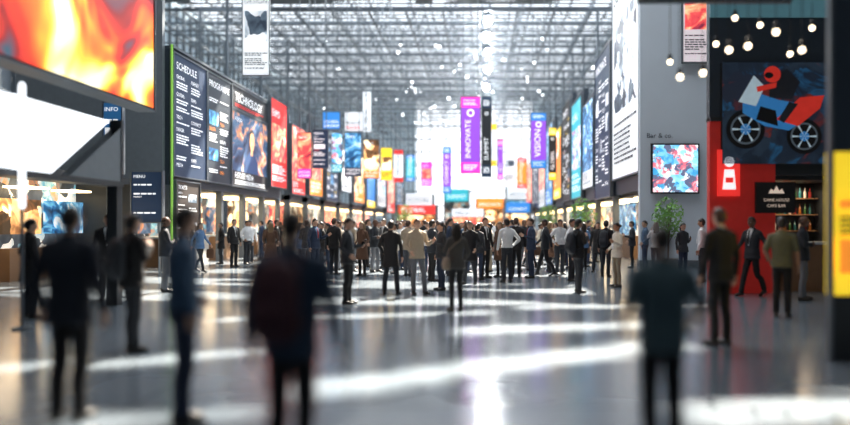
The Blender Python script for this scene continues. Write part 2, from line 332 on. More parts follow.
# ------------------------------------------------------------------ hanging banners facing the entrance
HB=[(243,269,-14,75,30,whitep,'photo',a_city,None,'DESIGN'),
(461,480,97,173,42,purple,'vert',None,magenta,'INNOVATE'),(482,491,97,176,42.6,dark,'vert',None,navy,'SUMMIT'),(443,451,147,193,60,purple,'vert',None,blue,'CONNECT'),
(491.5,496.5,124,166,64,whitep,'vert',None,yellow,'MEDIA'),(498,503,140,180,66,purple,'vert',None,magenta,'EXPO'),(531,546,113,168,46,purple,'vert',None,blue,'VISION'),(549,556,128,180,50,dark,'vert',None,yellow,'GLOBAL'),
(345,363,112,131,52,whitep,'logo',None,red,'MARKET'),(363,371,92,132,62,whitep,'vert',None,whitep,'TECH'),(364,379,140,178,50,orange,'art',a_warm,None,'FUTURE'),(381,392,148,180,56,yellow,'photo',a_warm,None,'DIGITAL'),
(345,361,133,176,47,navy,'art',a_blue,None,'VISION'),(323,340,112,129,44.5,blue,'logo',None,inkw,'GLOBAL'),(313,328,130,168,42.2,navy,'text',a_city,None,'MEDIA'),(298,311,133,178,39.6,magenta,'art',a_pink,None,'DESIGN'),
(406,415,155,181,74,teal,'vert',None,blue,'TECH'),(421,432,162,186,84,magenta,'photo',a_pink,None,'EXPO'),(394,403,150,182,68,whitep,'vert',None,red,'MEDIA'),(506,515,152,182,78,whitep,'photo',a_city,None,'SUMMIT'),(517,527,158,188,84,orange,'vert',None,red,'DIGITAL'),(332,342,133,172,45.6,teal,'art',a_tv,None,'TECH')]
for k,(x0,x1,y0,y1,Y,bg,st,ar,ac,t) in enumerate(HB):
    fg=inkd if bg in (whitep,yellow) else inkw
    poster('hanging_banner',(x1-x0)*Y/F,(y1-y0)*Y/F,(wx(x0,Y),Y,wz(y1,Y)),0,bg,st,fg=fg,acc=ac or red,art=ar or a_blue,title=t,seed=60+k,rods=20,thick=.08)
# ------------------------------------------------------------------ right frontages
XR=6.0; rzr=-math.pi/2
y=26.4
for k,(ln,h,z0,bg,st,ar,ac) in enumerate([(5.2,9.5,3.6,whitep,'photo',a_city,red),(4.2,7.0,2.9,navy,'text',a_city,inkw),(3.6,4.6,3.6,whitep,'art',a_blue,red),(4.2,5.8,3.2,teal,'photo',a_tv,inkw),(4.2,6.4,3.2,dark,'text',a_port,yellow),(5,5,3.5,orange,'vert',a_warm,yellow),(5.5,6.4,3.2,blue,'art',a_blue,inkw),(6,5,3.2,whitep,'photo',a_pink,red),(7,6,3.4,navy,'text',a_city,inkw),(8,5,3.2,red,'art',a_pink,yellow)]):
    fg=inkd if bg is whitep else inkw
    poster('wall_billboard',ln,h,(XR-.1*k*.6,y+ln,z0),rzr,bg,st,fg=fg,acc=ac,art=ar,title=WORDS[(k+4)%12],seed=90+k)
    mb=MB(); xx=XR-.06*k
    mb.box(xx+.14,xx+.4,y,y+ln+.1,2.9,z0+h+.4,darkb); mb.box(xx+.14,xx+.4,y,y+.3,0,2.9,steel); mb.box(xx+3,xx+3.2,y,y+ln,0,3,[a_shop,a_warm,a_shop,a_blue][k%4]); mb.box(xx+.4,xx+3.2,y,y+ln,2.8,3,dark)
    if k>0: mb.box(xx+1.0,xx+1.6,y+.5,y+ln-.5,0,1.05,wood if k%2 else cream)
    mb.box(xx+.8,xx+2,y+.6,y+ln-.6,2.72,2.78,warm); mb.obj('exhibition_booth'); y+=ln+.25
# big pillar
mb=MB(); mb.box(XR-.05,8.7,26,26.35,0,14,colg); mb.box(8.7,9.0,25.8,26.4,0,14,black)
mb.box(XR-.08,8.75,25.93,26.36,0,.25,steel)
mb.obj('wall_pillar')
mb=MB(); mb.text('Bar & co.',0,0,inkd,w=.95,h=.6,y=0); mb.obj('wall_lettering',(wx(647,25.97),25.97,wz(138,26)))
mb=MB(); w=(698-653)*25.8/F; h=47*25.8/F; mb.box(-.06,w+.06,.02,.12,-.06,h+.06,black); mb.rect(0,w,0,h,0,a_tv); mb.box(w*.4,w*.6,.1,.19,h*.4,h*.6,steel); mb.obj('wall_television',(wx(653,25.8),25.8,wz(192,25.8)))
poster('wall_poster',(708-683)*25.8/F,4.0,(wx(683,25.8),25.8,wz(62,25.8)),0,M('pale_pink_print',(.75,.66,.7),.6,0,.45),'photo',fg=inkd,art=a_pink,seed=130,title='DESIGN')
# ------------------------------------------------------------------ right cafe facade
YF=16.0; E=empty('cafe_facade')
mb=MB()
mb.box(5.25,6.75,YF,YF+.2,0,3.98,redw); mb.box(6.75,8.6,YF,YF+.2,2.7,3.98,dark); mb.box(5.25,8.6,YF+.02,YF+.22,3.98,8.2,darkb)
mb.box(6.75,8.6,YF+1.6,YF+1.8,0,2.7,dark); mb.box(6.75,8.6,YF+.2,YF+1.8,2.6,2.7,dark)
mb.box(8.4,8.6,YF,YF+1.8,0,2.7,dark); mb.box(5.25,8.6,YF-.05,YF+.25,3.93,4.02,dark)
mb.box(6.9,8.3,YF+.4,YF+.9,0,1.1,wood); mb.box(6.85,8.35,YF+.35,YF+.95,1.1,1.16,steelL)
for zz in (1.4,1.8,2.2): 
    mb.box(6.8,8.35,YF+1.3,YF+1.6,zz,zz+.03,wood)
    for q in range(12):
        xx=6.85+q*.125; mb.lathe((xx,YF+1.45,zz+.03),[(.035,0),(.035,.14),(.012,.19),(.012,.25)],[M('bottle_teal',(.02,.12,.14),.2),M('bottle_amber',(.25,.08,.02),.2),cream,M('bottle_green',(.03,.12,.04),.2),M('bottle_red',(.3,.02,.02),.2)][(q*7+int(zz*10))%5],8)
mb.box(5.25,8.6,YF-.03,YF,6.3,8.2,M('teal_glass',(.08,.19,.23),.3,0,.4))
mb.obj('facade_structure',parent=E)
# mural: racing motorcycle graphic on a dark ground
mb=MB(); mb.box(0,2.4,0,.1,0,2.3,black); mb.rect(.0,2.4,0,2.3,-.02,a_mural)
mr1=M('mural_red',(.55,.03,.02),.4,0,.5); mr2=M('mural_blue',(.03,.17,.42),.4,0,.5); mr3=M('mural_pale',(.45,.58,.66),.4,0,.4); mr4=M('mural_grey',(.10,.13,.16),.4,0,.3)
for cx,cz,r in ((.52,.78,.44),(1.85,.62,.40)):
    mb.disc(cx,cz,r,-.03,black,28); mb.disc(cx,cz,r*.78,-.033,mr4,28); mb.disc(cx,cz,r*.68,-.036,black,28); mb.disc(cx,cz,r*.28,-.039,mr2,20)
    for q in range(6):
        a=q*math.pi/3; mb.poly([(cx+math.cos(a-.09)*r*.7,-.041,cz+math.sin(a-.09)*r*.7),(cx+math.cos(a+.09)*r*.7,-.041,cz+math.sin(a+.09)*r*.7),(cx,-.041,cz)],mr3)
def P2(pts,m,y): mb.poly([(a,y,b) for a,b in pts],m)
P2([(.45,1.15),(.95,.85),(1.5,.75),(1.95,1.05),(1.8,1.35),(1.25,1.45),(.8,1.6),(.45,1.45)],mr2,-.044)
P2([(1.2,1.0),(1.7,.85),(2.2,1.25),(2.3,1.55),(1.75,1.5)],mr1,-.048); P2([(.35,1.4),(.75,1.3),(.95,1.75),(.7,2.0)],mr3,-.048)
P2([(.75,1.0),(1.25,.85),(1.2,1.2),(.85,1.3)],black,-.05); P2([(1.05,1.5),(1.55,1.45),(1.75,1.85),(1.45,2.15),(1.05,1.95)],inkd,-.05); mb.disc(1.12,2.02,.19,-.054,mr1,20); mb.disc(1.04,2.0,.10,-.057,black,16,r2=.07)
P2([(.78,1.62),(1.2,1.72),(1.22,1.84),(.76,1.74)],mr1,-.056); P2([(1.5,1.4),(1.25,1.0),(1.38,.92),(1.7,1.35)],inkd,-.056)
mb.obj('mural_panel',(5.5,YF-.1,2.95),0,E)
mb=MB(); w=.9; dimw=M('ink_dim',(.75,.6,.5),.6,0,.5); mb.box(0,w,0,.08,0,.7,black)
mb.text('GAME HOUSE',.16,.26,dimw,w=w-.32,h=.10); mb.text('CAFE BAR',.24,.13,dimw,w=w-.48,h=.07)
mb.poly([(w*.3,-.03,.44),(w*.7,-.03,.44),(w*.64,-.03,.55),(w*.57,-.03,.5),(w*.5,-.03,.62),(w*.43,-.03,.5),(w*.36,-.03,.55)],dimw); mb.obj('emblem_sign',(wx(756,YF-.2),YF-.2,wz(213,YF-.2)),0,E)
mb=MB(); mb.box(0,.5,0,.05,0,1.05,red); mb.disc(.25,.78,.12,-.02,inkw); mb.poly([(.1,-.02,.15),(.4,-.02,.15),(.36,-.02,.6),(.14,-.02,.6)],inkw); mb.rect(.16,.34,.3,.42,-.03,red); mb.obj('red_poster',(wx(718,YF-.1),YF-.1,wz(196,YF-.1)),0,E)
# yellow totem at the right edge
mb=MB(); Y=8.0; X=wx(834,Y)
mb.box(X-.04,X-.0,Y,Y+.1,0,5.5,steel); mb.box(X,X+.62,Y+.05,Y+.2,.75,2.4,yellow); mb.box(X,X+.7,Y,Y+.15,.0,.75,dark); mb.box(X,X+.7,Y,Y+.15,2.4,5.5,darkb)
mb.rect(X+.06,X+.56,1.0,1.4,Y-.005,orange); mb.rect(X+.06,X+.56,1.75,1.85,Y-.005,orange)
for q in range(4): mb.rect(X+.06,X+.5-.05*q,1.45+q*.06,1.48+q*.06,Y-.005,inkd)
mb.obj('yellow_sign_totem')
# pendant bulbs
mb=MB(); bulb=M('bulb_glow',(1,.82,.58),.4,0,7,amt=0)
mb.box(wx(660,9.5),wx(835,9.5),9.3,9.4,5.0,5.08,steel); mb.box(wx(660,9.5),wx(835,9.5),10.8,10.9,5.0,5.08,steel)
for px,py,Y in [(670,62,10.8),(680,77,9.35),(703,73,9.35),(735,18,10.8),(748,46,9.35),(729,50,9.35),(776,32,9.35),(790,54,10.8),(802,50,9.35),(716,44,10.8),(760,25,10.8),(812,28,10.8)]:
    X=wx(px,Y);Z=wz(py,Y); mb.bar((X,Y,Z+.12),(X,Y,5.0),.006,black,5); mb.lathe((X,Y,Z),sphere_prof(.036),bulb,12); mb.lathe((X,Y,Z+.03),[(.03,0),(.034,.07),(.01,.1)],black,10)
mb.obj('pendant_bulb_lamps')
# ------------------------------------------------------------------ far booths across the hall end
R=random.Random(9)
for k,(x0,x1,Y,h,bg,ar) in enumerate([(-9.5,-5.8,88,5.5,whitep,a_warm),(-5.0,-1.4,96,6.5,teal,a_shop),(-.6,3.2,90,5.0,orange,a_warm),(3.6,7.0,98,7.0,whitep,a_blue),(-8.6,-4.4,72,3.6,red,a_warm),(2.4,5.2,70,3.8,blue,a_warm),(-3.4,.6,80,3.4,whitep,a_pink)]):
    mb=MB(); w=x1-x0
    mb.box(0,w,2.2,2.4,0,h,darkb); mb.box(0,w,0,2.3,h-.2,h,dark); mb.box(0,.2,0,2.2,0,h,steel); mb.box(w-.2,w,0,2.2,0,h,steel)
    mb.rect(.2,w-.2,.9,h*.72,2.18,ar); mb.box(.2,w-.2,-.05,.1,h*.74,h,bg); mb.text(WORDS[k+3],.5,h*.80,inkd if bg is whitep else inkw,w=w-1,h=h*.13,y=-.07)
    mb.box(.6,w-.6,.2,.8,0,1.05,cream); mb.box(.4,w-.4,.5,1.6,h-.3,h-.22,warm); mb.obj('exhibition_booth',(x0,Y,0))
# ------------------------------------------------------------------ potted trees
leafm=M('leaf_green',(.14,.34,.05),.6,amt=.5,ns=3); potm=M('planter',(.3,.3,.3),.6); bark=M('bark',(.12,.07,.04),.8)
def tree(loc,h,seed,rad=.5):
    R=random.Random(seed); mb=MB(); mb.lathe((0,0,0),[(.2,0),(.28,.05),(.32,.5),(.34,.52),(.29,.5),(.27,.44)],potm); mb.bar((0,0,.4),(.03,.02,h*.65),.03,bark,7)
    for k in range(7):
        a=R.random()*6.28; mb.bar((.02,.02,h*R.uniform(.4,.62)),(math.cos(a)*rad*.6,math.sin(a)*rad*.6,h*R.uniform(.6,.9)),.012,bark,5)
    for k in range(420):
        d=Vector((R.gauss(0,1),R.gauss(0,1),R.gauss(0,1))).normalized()*R.random()**.4; c=Vector((d.x*rad,d.y*rad,h*.72+d.z*h*.28))
        u=Vector((R.gauss(0,1),R.gauss(0,1),R.gauss(0,1))).normalized(); v=u.orthogonal().normalized(); L=R.uniform(.06,.11)
        mb.poly([c-u*L,c+v*L*.4,c+u*L,c-v*L*.4],leafm)
    mb.obj('potted_tree',loc)
tree((wx(668,22),22,0),2.45,1); tree((wx(583,34),34,0),2.9,2,.7); tree((wx(548,52),52,0),3.2,3,.8); tree((wx(405,60),60,0),3.4,4,.8)
# ------------------------------------------------------------------ PEOPLE
class Parts:
    def __init__(s): s.v=[];s.f=[];s.p=[]
def catmull(pts,rads,sub):
    P=[];Q=[]
    n=len(pts)
    for i in range(n-1):
        p0=pts[max(i-1,0)];p1=pts[i];p2=pts[i+1];p3=pts[min(i+2,n-1)]
        r0=rads[max(i-1,0)];r1=rads[i];r2=rads[i+1];r3=rads[min(i+2,n-1)]
        for k in range(sub):
            t=k/sub; c=(2*t**3-3*t*t+1,t**3-2*t*t+t,-2*t**3+3*t*t,t**3-t*t)
            P.append(p1*c[0]+(p2-p0)*.5*c[1]+p2*c[2]+(p3-p1)*.5*c[3]); Q.append((r1[0]*(1-t)+r2[0]*t,r1[1]*(1-t)+r2[1]*t))
    P.append(pts[-1]);Q.append(rads[-1]); return P,Q
def tube(S,pts,rads,part,seg=14,sub=3,ref=Vector((1,0,0)),power=1.0,capk=1.0):
    pts=[Vector(p) for p in pts]; rads=[(r,r) if not isinstance(r,tuple) else r for r in rads]
    P,Q=catmull(pts,rads,sub); d0=(P[1]-P[0]).normalized(); d1=(P[-1]-P[-2]).normalized()
    a=min(Q[0])*capk;b=min(Q[-1])
    P=[P[0]-d0*a*.8,P[0]-d0*a*.5]+P+[P[-1]+d1*b*.5,P[-1]+d1*b*.8]
    Q=[(Q[0][0]*.45,Q[0][1]*.45),(Q[0][0]*.88,Q[0][1]*.88)]+Q+[(Q[-1][0]*.85,Q[-1][1]*.85),(Q[-1][0]*.45,Q[-1][1]*.45)]
    base=len(S.v); n=len(P)
    for i in range(n):
        d=(P[min(i+1,n-1)]-P[max(i-1,0)]).normalized(); rf=ref if abs(ref.dot(d))<.93 else Vector((0,1,0))
        u=(rf-d*rf.dot(d)).normalized(); w=d.cross(u)
        for k in range(seg):
            t=2*math.pi*k/seg; c=math.cos(t);s=math.sin(t); c=math.copysign(abs(c)**power,c); s=math.copysign(abs(s)**power,s)
            S.v.append(P[i]+u*c*Q[i][0]+w*s*Q[i][1])
    for i in range(n-1):
        for k in range(seg):
            S.f.append((base+i*seg+k,base+i*seg+(k+1)%seg,base+(i+1)*seg+(k+1)%seg,base+(i+1)*seg+k)); S.p.append(part)
    S.f.append(tuple(base+k for k in range(seg))[::-1]);S.p.append(part); S.f.append(tuple(base+(n-1)*seg+k for k in range(seg)));S.p.append(part)
SKIN,HAIR,TOP,BOT,SHOE,SHIRT,BAG,BADGE,EYE_,LIP=range(10)
ARM={'down':((.245,.03,1.15),(.265,-.03,.90),(0,-.12,-1)),'bent':((.26,.06,1.16),(.23,-.13,1.0),(-.2,-.7,-.6)),'phone':((.24,.03,1.14),(.10,-.26,1.20),(-.25,-.6,.6)),
'strap':((.27,.0,1.18),(.14,-.17,1.33),(-.6,-.1,.8)),'cross':((.24,-.05,1.15),(-.02,-.20,1.16),(-1,-.1,.1)),'talk':((.27,.0,1.15),(.27,-.25,1.24),(.1,-.8,.4)),'hip':((.34,.06,1.17),(.19,-.04,1.02),(-.5,-.5,-.6)),'swingf':((.24,-.06,1.16),(.25,-.24,.98),(0,-.6,-.8)),'swingb':((.25,.14,1.17),(.26,.17,.92),(0,.1,-1)),'up':((.28,-.08,1.25),(.16,-.20,1.48),(-.2,-.2,1))}
def head_pts(S,hz,turn,grow=0.0,keep=None,part=SKIN,NT=36,NP=26,woman=False):
    cz=hz; base=len(S.v); cs,sn=math.cos(turn),math.sin(turn); loc=[]
    def g(a,b): return math.exp(-(a/b)**2)
    for i in range(NP+1):
        ph=-math.pi/2+math.pi*i/NP
        for k in range(NT):
            th=2*math.pi*k/NT; s=math.sin(ph); x=.076*math.cos(ph)*math.cos(th); y=.098*math.cos(ph)*math.sin(th); z=.118*s
            if s<0:
                x*=1-.30*(-s)**1.1
                if y>0: y*=1-.35*min(1,(-s)*1.2)
                else: y*=1+.05*(-s)
            if y<0:
                f=g(x,.05)
                y-=.022*g(x,.012)*max(0,1-abs(z+.022)/.03)*1.0
                y+=.008*(g(abs(x)-.031,.013)*g(z-.004,.012))
                y-=.005*g(z-.027,.010)*f; y-=.005*g(x,.022)*g(z+.062,.007); y-=.006*g(x,.02)*g(z+.098,.014); y+=.003*g(x,.03)*g(z+.078,.006)
            if grow:
                k2=1+grow; nn=noise.noise(Vector((x*40,y*40,z*25)))*.006; L=math.sqrt(x*x+y*y+z*z); x*=k2+nn/L; y*=k2+nn/L; z*=k2+nn/L
            loc.append((x,y,z)); S.v.append(Vector((x*cs-y*sn,x*sn+y*cs-.012,cz+z)))
    for i in range(NP):
        for k in range(NT):
            a=(i*NT+k,i*NT+(k+1)%NT,(i+1)*NT+(k+1)%NT,(i+1)*NT+k); c=[sum(loc[q][j] for q in a)/4 for j in range(3)]
            if keep and not keep(*c): continue
            pt=part
            if part==SKIN and c[1]<-.07 and abs(c[0])<.024 and abs(c[2]+.062)<.009: pt=LIP
            S.f.append(tuple(base+q for q in a)); S.p.append(pt)
def ball(S,c,r,part,turn=0,n=8):
    base=len(S.v); r=r if isinstance(r,tuple) else (r,r,r); cs,sn=math.cos(turn),math.sin(turn)
    x,y,z=c; 
    for i in range(n+1):
        ph=-math.pi/2+math.pi*i/n
        for k in range(n+2):
            th=2*math.pi*k/(n+2); X=x+r[0]*math.cos(ph)*math.cos(th);Y=y+r[1]*math.cos(ph)*math.sin(th); S.v.append(Vector((X*cs-Y*sn,X*sn+Y*cs-.012,z+r[2]*math.sin(ph))))
    for i in range(n):
        for k in range(n+2): S.f.append((base+i*(n+2)+k,base+i*(n+2)+(k+1)%(n+2),base+(i+1)*(n+2)+(k+1)%(n+2),base+(i+1)*(n+2)+k)); S.p.append(part)
def cm(c,r=.8,key='cloth'):
    nm=key+'_%02x%02x%02x'%tuple(int(min(1,q)*255) for q in c); return M(nm,c,r,amt=.18,ns=22,bump=.15)
def person_mesh(name,h=1.72,woman=False,top=(.02,.025,.035),bot=(.02,.02,.025),shoe=(.015,.012,.01),shirt=None,skin=(.52,.30,.2),hair=(.02,.013,.01),hairst='short',arms=('down','down'),legs='stand',hem=.84,turn=0,bag=None,bagc=(.03,.03,.035),badge=False,sleeve=True,seed=0,build=1.0,vox=.0105):
    A=Parts(); R=random.Random(seed); sw=(.172 if woman else .19)*build; bw=build*(.9 if woman else 1.0); hipw=(.17 if woman else .165)
    V=Vector; jw=1.0 if hem>.9 else 1.07
    # torso
    rings=[(.90,hipw*jw,.122*jw),(.97,hipw*jw*.99,.126*jw),(1.05,(.152 if not woman else .142)*bw*jw,.112*jw),(1.15,.158*bw*jw,.113*jw),(1.26,.176*bw,.122),(1.35,.18*bw,.115),(1.42,.15*bw,.092),(1.47,.08,.068)]
    if hem<.90: rings=[(hem,hipw*1.13+(.88-hem)*.10,.142+(.88-hem)*.1)]+rings
    tube(A,[(0,.005 if z<1.2 else .012,z) for z,_,_ in rings],[(a,b) for _,a,b in rings],TOP,24,2,power=.9,capk=.12)
    tube(A,[(-sw+.012,.01,1.395),(-.09,.01,1.435),(0,.012,1.45),(.09,.01,1.435),(sw-.012,.01,1.395)],[.058,.055,.05,.055,.058],TOP,14,2,ref=V((0,1,0)))
    tube(A,[(0,.018,1.42),(0,.012,1.50),(0,.0,1.57)],[.058,.05,.05],SKIN,14,2)
    tube(A,[(0,.018,1.44),(0,.014,1.492)],[(.072,.066),(.060,.060)],SHIRT if shirt else TOP,14,2)
    tube(A,[(0,.0,.85),(0,.0,.90),(0,0,.965)],[(hipw*.97,.115),(hipw*.99,.118),(hipw*.97,.116)],BOT,20,2,capk=.5)
    # legs
    if legs=='walk': L=[((-.08,0,.88),(-.09,-.13,.50),(-.10,-.23,.12),(-.10,-.23)),((.08,0,.88),(.09,.06,.49),(.10,.27,.15),(.10,.27))]
    elif legs=='wide': L=[((-.08,0,.88),(-.13,-.02,.49),(-.16,.01,.10),(-.16,.01)),((.08,0,.88),(.13,-.02,.49),(.16,.01,.10),(.16,.01))]
    elif legs=='contra': L=[((-.08,0,.88),(-.085,.0,.49),(-.08,.02,.10),(-.08,.02)),((.08,0,.88),(.125,-.09,.50),(.155,-.10,.10),(.155,-.10))]
    else: L=[((-.08,0,.88),(-.09,-.012,.49),(-.095,.015,.10),(-.095,.015)),((.08,0,.88),(.09,-.012,.49),(.095,.015,.10),(.095,.015))]
    for hp,kn,an,ft in L:
        tr=(.085,.062,.056) if not woman else (.085,.056,.045)
        mid=tuple((a+b)/2 for a,b in zip(kn,an)); tube(A,[hp,kn,(mid[0],mid[1]+.012,mid[2]+.06),an],[tr[0],tr[1],(tr[1]*1.02+tr[2])/2,tr[2]],BOT,16,4)
        hz=.045+max(0,an[2]-.10); sx=1 if ft[0]>0 else -1
        tube(A,[(ft[0],ft[1]+.045,hz),(ft[0]+sx*.006,ft[1]-.03,hz-.005),(ft[0]+sx*.02,ft[1]-.12,.036),(ft[0]+sx*.024,ft[1]-.165,.028)],[(.038,.045),(.04,.042),(.046,.032),(.036,.024)],SHOE,14,2)
    hands=[]
    for s,an in ((-1,arms[0]),(1,arms[1])):
        e,w,hd=ARM[an]; e=V((e[0]*s*(sw/.19),e[1]+R.uniform(-.02,.02),e[2])); w=V((w[0]*s*(sw/.19),w[1]+R.uniform(-.02,.02),w[2]+R.uniform(-.02,.02))); hd=V((hd[0]*s,hd[1],hd[2])).normalized()
        sh=V((s*(sw-.005),.01,1.395)); ar=1.0 if not woman else .86
        m=(sh+e)/2; q=e+(w-e)*.45
        if sleeve: tube(A,[sh,m,e,q,w],[.058*ar,.054*ar,.047*ar,.044*ar,.034*ar],TOP,14,3,ref=V((0,1,0)))
        else:
            tube(A,[sh,m,e+(m-e)*.25],[.06*ar,.056*ar,.055*ar],TOP,14,3,ref=V((0,1,0))); tube(A,[m,e,q,w],[.044*ar,.039*ar,.037*ar,.025*ar],SKIN,14,3,ref=V((0,1,0)))
        hands.append((w,hd,s,an))
    for v in A.v:
        if v.z<0.002: v.z=0.002
    # remesh
    me=bpy.data.meshes.new('tmp'); me.from_pydata([tuple(v) for v in A.v],[],A.f); me.update(); o=bpy.data.objects.new('tmp',me); COL.objects.link(o)
    rm=o.modifiers.new('r','REMESH'); rm.mode='VOXEL'; rm.voxel_size=vox; sm=o.modifiers.new('s','SMOOTH'); sm.iterations=3; sm.factor=.5
    dg=bpy.context.evaluated_depsgraph_get(); me2=bpy.data.meshes.new_from_object(o.evaluated_get(dg)); bvh=BVHTree.FromPolygons(A.v,A.f); bpy.data.objects.remove(o); bpy.data.meshes.remove(me)
    Vs=[v.co.copy() for v in me2.vertices]; Ns=[v.normal.copy() for v in me2.vertices]; Fs=[tuple(p.vertices) for p in me2.polygons]; Ps=[]; clo=set()
    for p in me2.polygons:
        c=p.center; hit=bvh.find_nearest(c); pt=A.p[hit[2]] if hit[2] is not None else TOP
        if pt==BOT and c.z>max(hem,.8): pt=TOP
        elif pt==TOP and c.z<hem-.004 and abs(c.x)<.215*build and hem>.9: pt=BOT
        if pt==TOP and shirt and c.y<-.03 and 1.12<c.z<1.5 and abs(c.x)<.012+(c.z-1.12)*.17: pt=SHIRT
        Ps.append(pt)
        if pt in (TOP,BOT): clo.update(p.vertices)
    bpy.data.meshes.remove(me2); so=seed*3.1
    for i in clo:
        c=Vs[i]; d=noise.noise(V((c.x*9+so,c.y*9,c.z*6)))*.007+noise.noise(V((c.x*14,c.y*14+so,c.z*30)))*.004*(1 if (c.z<.75 or abs(c.x)>.17) else .4)
        Vs[i]=c+Ns[i]*d
    B=Parts(); B.v=Vs;B.f=Fs;B.p=Ps
    # hands
    for w,d,s,an in hands:
        inw=V((-s,0,0)) if abs(d.x)<.6 else V((0,1,0)) 
        nrm=(inw-d*inw.dot(d)).normalized(); sd=d.cross(nrm).normalized()
        if sd.y>0 and abs(d.z)>.5: sd=-sd   # thumb side forward
        K=.92 if woman else 1.0
        tube(B,[w-d*.02,w+d*.03*K,w+d*.085*K],[(.024*K,.017),(.036*K,.016),(.040*K,.013)],SKIN,12,2,ref=sd,power=.85)
        for q,(of,ln) in enumerate(((.031,.070),(.0105,.078),(-.0105,.073),(-.031,.058))):
            b=w+d*.078*K+sd*of*K; dirv=(d+sd*of*2.2).normalized(); cu=.25+.08*q+(.5 if an in('phone','strap','up') else 0)
            p1=b+dirv*ln*.45*K; d2=(dirv*math.cos(cu)+nrm*math.sin(cu)); p2=p1+d2*ln*.33*K; d3=(dirv*math.cos(cu*2)+nrm*math.sin(cu*2)); p3=p2+d3*ln*.25*K
            tube(B,[b-dirv*.01,p1,p2,p3],[.0092*K,.0085*K,.008*K,.0065*K],SKIN,8,2,ref=sd)
        b=w+d*.022*K+sd*.022*K; d1=(d*.7+sd*.6+nrm*.35).normalized(); p1=b+d1*.04*K; d2=(d*.9+sd*.2+nrm*.4).normalized(); tube(B,[b,p1,p1+d2*.032*K],[.012*K,.0105*K,.008*K],SKIN,8,2,ref=sd)
        if an=='phone':
            c=w+d*.09+nrm*.02; i0=len(B.v); 
            for a in (-1,1):
                for bb in (-1,1):
                    for cc in (-1,1): B.v.append(c+sd*.036*a+d*.07*bb+nrm*.005*cc)
            for f in ((0,1,3,2),(4,6,7,5),(0,4,5,1),(2,3,7,6),(0,2,6,4),(1,5,7,3)): B.f.append(tuple(i0+a for a in f)); B.p.append(EYE_)
    hz=1.632; head_pts(B,hz,turn)
    for s in (-1,1):
        ball(B,(s*.031,-.083,hz+.004),(.0115,.009,.0062),BADGE,turn); ball(B,(s*.031,-.0892,hz+.004),(.0055,.004,.0055),EYE_,turn,6)
        ball(B,(s*.077,.012,hz-.008),(.010,.020,.033),SKIN,turn); ball(B,(s*.031,-.0985,hz+.027),(.020,.005,.0042),HAIR,turn,6)
    if hairst=='bald': kp=lambda x,y,z: z>-.05 and z<.05 and y>.0
    else:
        bk=-.075 if hairst=='short' else -.10
        def kp(x,y,z):
            t=-y/.098
            L=bk+(0-bk)*max(0,min(1,(t+.5)/.5)) if t<0 else (.0+.062*min(1,t/.55))
            return z>L+.01*noise.noise(V((x*60,y*60,0)))
    head_pts(B,hz,turn,.09 if hairst!='bald' else .02,kp,HAIR)
    cs,sn=math.cos(turn),math.sin(turn); rt=lambda x,y,z:(x*cs-y*sn,x*sn+y*cs-.012,z)
    if hairst=='long':
        tube(B,[rt(0,.045,1.67),rt(0,.075,1.60),rt(0,.088,1.50),rt(0,.10,1.38),rt(0,.105,1.31)],[(.08,.045),(.086,.045),(.088,.034),(.08,.028),(.05,.018)],HAIR,16,3)
        for s in (-1,1): tube(B,[rt(s*.062,.01,1.69),rt(s*.077,.02,1.62),rt(s*.08,.03,1.54),rt(s*.085,.02,1.44)],[(.018,.03),(.018,.035),(.02,.03),(.012,.02)],HAIR,10,3,ref=V((1,0,0)))
    if hairst=='bun': ball(B,(0,.115,hz+.03),.04,HAIR,turn,10)
    if hairst=='pony': tube(B,[rt(0,.10,1.68),rt(0,.14,1.65),rt(0,.15,1.56),rt(0,.13,1.45)],[.022,.028,.026,.012],HAIR,10,3)
    # suit details
    if shirt and hem<.9: tube(B,[(0,-.088,1.455),(0,-.112,1.38),(0,-.128,1.24),(0,-.125,1.16)],[(.016,.006),(.02,.006),(.026,.006),(.02,.006)],BAG if bag is None else TOP,8,3)
    if bag in('pack',):
        tube(B,[(0,.20,.98),(0,.215,1.06),(0,.215,1.25),(0,.195,1.38),(0,.17,1.42)],[(.12,.06),(.145,.085),(.14,.085),(.12,.06),(.06,.03)],BAG,18,3,power=.7)
        tube(B,[(0,.285,1.02),(0,.305,1.1),(0,.29,1.19)],[(.10,.02),(.11,.03),(.09,.015)],BAG,14,2,power=.7)
        for s in (-1,1): tube(B,[(s*.09,.14,1.36),(s*.10,.06,1.475),(s*.11,-.04,1.46),(s*.12,-.115,1.36),(s*.135,-.10,1.2),(s*.15,.02,1.08),(s*.12,.14,1.03)],[(.022,.008)]*7,BAG,8,3)
    if bag=='shoulder':
        tube(B,[(.235,.06,.86),(.24,.06,.93),(.235,.05,1.04)],[(.05,.13),(.06,.15),(.04,.13)],BAG,16,2,power=.7)
        tube(B,[(.235,.10,1.03),(.17,.13,1.25),(-.05,.12,1.42),(-.10,.02,1.475),(-.05,-.09,1.40),(.1,-.13,1.22),(.22,-.02,1.03)],[(.014,.006)]*7,BAG,8,3,ref=V((0,0,1)))
    if bag=='tote':
        w=hands[1][0]; c=w+V((0,0,-.32)); tube(B,[c+V((0,0,-.14)),c,c+V((0,0,.14))],[(.04,.16),(.05,.17),(.03,.16)],BAG,16,2,power=.6); tube(B,[c+V((0,-.1,.12)),w+V((0,0,-.10)),c+V((0,.1,.12))],[.006]*3,BAG,6,4)
